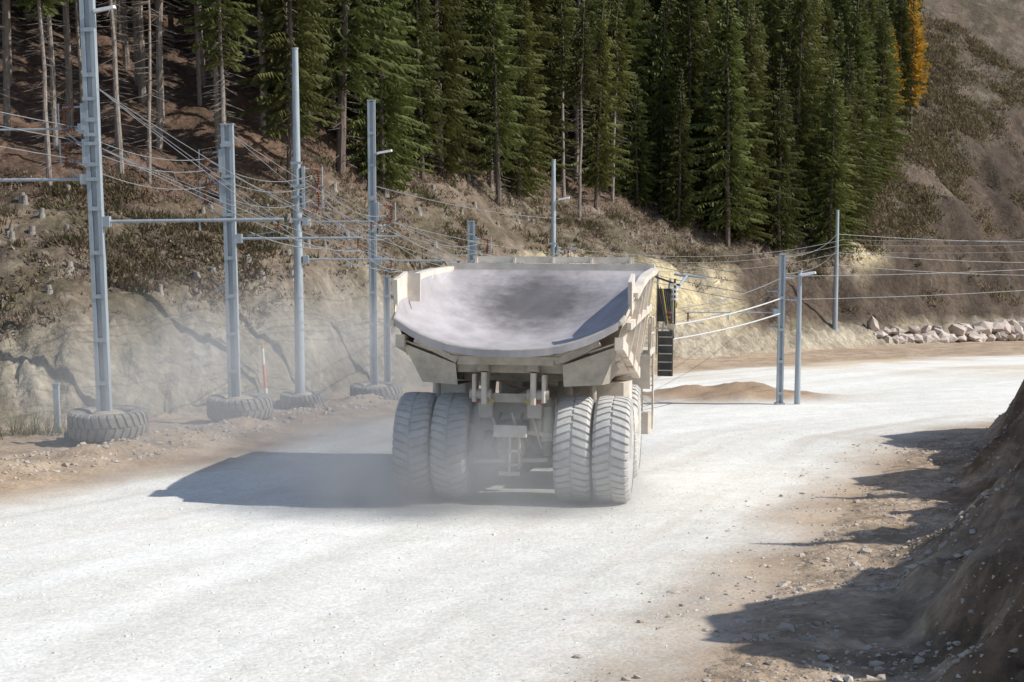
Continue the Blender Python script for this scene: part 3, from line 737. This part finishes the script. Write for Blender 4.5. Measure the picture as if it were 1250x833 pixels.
# ---------------------------------------------------------------- stumps, brush
def points(n,ymin,ymax,umin,umax,cond):
    Y=rng.uniform(ymin,ymax,n);u=rng.uniform(umin,umax,n);X=u*Y
    s=Y-Yf(X);_,bs,ts=prof(X,np.maximum(s,0));k=cond(X,Y,s,bs,ts);return X[k],Y[k]
X,Y=points(900,62,150,-.36,.2,lambda X,Y,s,bs,ts:(s>bs*1.0)&(s<ts*1.1))
X=X[:130];Y=Y[:130];Z=terr(X,Y);mb=MB()
for x,y,z in zip(X,Y,Z):
    r=random.uniform(.09,.18);h=random.uniform(.15,.40)
    mb.tube((x,y,z-.2),(x,y,z+.10),r*1.6,M_stump,r*1.05,n=9,cap=False);mb.tube((x,y,z+.10),(x+.05*random.uniform(-1,1),y,z+h),r*1.05,M_stump,r*.9,n=9)
mb.obj('tree_stumps')
def tufts(name,X,Y,hmin,hmax,nb,cols,wid=.07,spr=.16,flat=(.3,1.2)):
    Z=terr(X,Y);n=len(X)
    k=n*nb
    h=rng.uniform(hmin,hmax,k);a=rng.uniform(0,6.28,k);sp=rng.uniform(flat[0],flat[1],k)
    bx=np.repeat(X,nb)+rng.normal(0,spr,k);by=np.repeat(Y,nb)+rng.normal(0,spr,k);bz=np.repeat(Z,nb)-.05
    w=rng.uniform(.5,1.5,k)*wid;cx,cy=-np.sin(a)*w,np.cos(a)*w
    v=np.stack([np.stack([bx-cx,by-cy,bz],-1),np.stack([bx+cx,by+cy,bz],-1),np.stack([bx+np.cos(a)*h*sp,by+np.sin(a)*h*sp,bz+h],-1)],1).reshape(-1,3)
    f=np.arange(3*k).reshape(-1,3)
    me=bpy.data.meshes.new(name);me.from_pydata(v.tolist(),[],f.tolist())
    ci=np.repeat(rng.integers(0,len(cols),n),nb);c=np.array(cols)[ci]*rng.uniform(.7,1.4,(k,1))
    c=np.repeat(np.concatenate([c,np.ones((k,1))],1),3,0).astype(np.float32)
    ca=me.color_attributes.new('Col','FLOAT_COLOR','POINT');ca.data.foreach_set('color',c.ravel())
    m=bpy.data.materials.new(name);m.use_nodes=True;N=m.node_tree.nodes;L=m.node_tree.links
    at=N.new('ShaderNodeAttribute');at.attribute_name='Col'
    b=N['Principled BSDF'];b.inputs['Roughness'].default_value=.9;b.inputs['Specular IOR Level'].default_value=.1
    L.new(at.outputs[0],b.inputs['Base Color']);tl=N.new('ShaderNodeBsdfTranslucent');L.new(at.outputs[0],tl.inputs[0])
    mx=N.new('ShaderNodeMixShader');mx.inputs[0].default_value=.35;L.new(b.outputs[0],mx.inputs[1]);L.new(tl.outputs[0],mx.inputs[2]);L.new(mx.outputs[0],N['Material Output'].inputs[0])
    me.materials.append(m)
    COL.objects.link(bpy.data.objects.new(name,me))
def soft(v,a,b): return rng.uniform(0,1,v.shape)<ss(a,b,v)   # feathered patch edges
X,Y=points(110000,60,165,-.40,.40,lambda X,Y,s,bs,ts:(s>bs*.8)&(s<ts*1.15+3)&soft(fbm(X*.3,Y*.3,91),.36,.62)&(fieldmask(X,Y)<.5))
tufts('heather_and_dry_grass',X[:22000],Y[:22000],.06,.24,7,[(.23,.18,.13),(.18,.135,.10),(.14,.115,.07),(.20,.145,.115),(.29,.24,.185)],.055,.24)
X,Y=points(60000,60,165,-.40,.34,lambda X,Y,s,bs,ts:(s>bs*1.1)&(s<ts*1.15)&soft(fbm(X*.35,Y*.35,95),.50,.72))
tufts('low_shrubs',X[:3600],Y[:3600],.12,.5,16,[(.10,.095,.045),(.13,.11,.06),(.16,.12,.08),(.12,.09,.06)],.055,.30)
X,Y=points(40000,140,240,.20,.42,lambda X,Y,s,bs,ts:(s>6)&(X>forestX(Y)-2)&soft(fbm(X*.25,Y*.25,97)-.35*fieldmask(X,Y),.30,.62))
tufts('scrub_slope',X[:9000],Y[:9000],.15,.6,12,[(.14,.12,.06),(.17,.13,.085),(.12,.10,.06),(.20,.15,.09)],.09,.6)
X=rng.normal(-17.8,.6,26);Y=rng.normal(56.6,.4,26)
tufts('roadside_bush',X,Y,.3,1.2,9,[(.19,.19,.10),(.24,.21,.12),(.18,.15,.09)],.018,.12)

# ---------------------------------------------------------------- dust
def dust(name,loc,sc,dens,nscale=.5,seed=0,lo=.12):
    bm=bmesh.new();bmesh.ops.create_icosphere(bm,subdivisions=3,radius=1)
    me=bpy.data.meshes.new(name);bm.to_mesh(me);bm.free()
    o=bpy.data.objects.new(name,me);COL.objects.link(o);o.location=loc;o.scale=sc
    m=bpy.data.materials.new(name);m.use_nodes=True;nt=m.node_tree;N=nt.nodes;L=nt.links
    N.remove(N['Principled BSDF']);pv=N.new('ShaderNodeVolumeScatter');pv.inputs['Color'].default_value=(1.0,.99,.97,1)
    pv.inputs['Anisotropy'].default_value=.0
    tc=N.new('ShaderNodeTexCoord');ln=N.new('ShaderNodeVectorMath');ln.operation='LENGTH';L.new(tc.outputs['Object'],ln.inputs[0])
    g=N.new('ShaderNodeMapRange');g.interpolation_type='SMOOTHSTEP';g.inputs[1].default_value=1;g.inputs[2].default_value=.15;g.inputs[3].default_value=0;g.inputs[4].default_value=1
    L.new(ln.outputs['Value'],g.inputs[0])
    ge=N.new('ShaderNodeNewGeometry')
    n=N.new('ShaderNodeTexNoise');n.inputs['Scale'].default_value=nscale;n.inputs['Detail'].default_value=2
    ad=N.new('ShaderNodeVectorMath');ad.inputs[1].default_value=(seed,seed,0);L.new(ge.outputs['Position'],ad.inputs[0]);L.new(ad.outputs[0],n.inputs['Vector'])
    mr=N.new('ShaderNodeMapRange');mr.inputs[1].default_value=.38;mr.inputs[2].default_value=.66;mr.inputs[3].default_value=lo;mr.inputs[4].default_value=1.3
    L.new(n.outputs[0],mr.inputs[0])
    q=N.new('ShaderNodeMath');q.operation='MULTIPLY';L.new(g.outputs[0],q.inputs[0]);L.new(mr.outputs[0],q.inputs[1])
    q2=N.new('ShaderNodeMath');q2.operation='MULTIPLY';q2.inputs[1].default_value=dens;L.new(q.outputs[0],q2.inputs[0])
    L.new(q2.outputs[0],pv.inputs['Density']);L.new(pv.outputs[0],N['Material Output'].inputs['Volume'])
    me.materials.append(m);return o
dust('dust_cloud',(-1.3,38.2,.5),(6.8,4.2,3.0),.46,.5,0,.45)
dust('dust_cloud',(-8.0,53,.6),(12,14,5.0),.085,.28,5,.35)

# ---------------------------------------------------------------- light
el=math.radians(41);d=Vector((-.985,.14,0)).normalized()*math.cos(el);d.z=-math.sin(el)
sl=bpy.data.lights.new('sun','SUN');sl.energy=5;sl.angle=math.radians(.5);sl.color=(1,.965,.90)
so=bpy.data.objects.new('sun',sl);so.rotation_euler=d.to_track_quat('-Z','Y').to_euler();COL.objects.link(so)
w=bpy.data.worlds.new('World');S.world=w;w.use_nodes=True
sk=w.node_tree.nodes.new('ShaderNodeTexSky');sk.sky_type='NISHITA';sk.sun_disc=False;sk.sun_elevation=el
sk.sun_rotation=math.atan2(-d.x,-d.y)
bg=w.node_tree.nodes['Background'];bg.inputs[1].default_value=.15;w.node_tree.links.new(sk.outputs[0],bg.inputs[0])
cam=bpy.data.cameras.new('camera');co=bpy.data.objects.new('camera',cam);COL.objects.link(co)
cam.sensor_width=36;cam.lens=36*1900/1250;cam.clip_end=2000;cam.clip_start=.1
co.location=(0,0,8.6);co.rotation_euler=(math.radians(90-6.49),0,0);S.camera=co
print('trees',cnt)
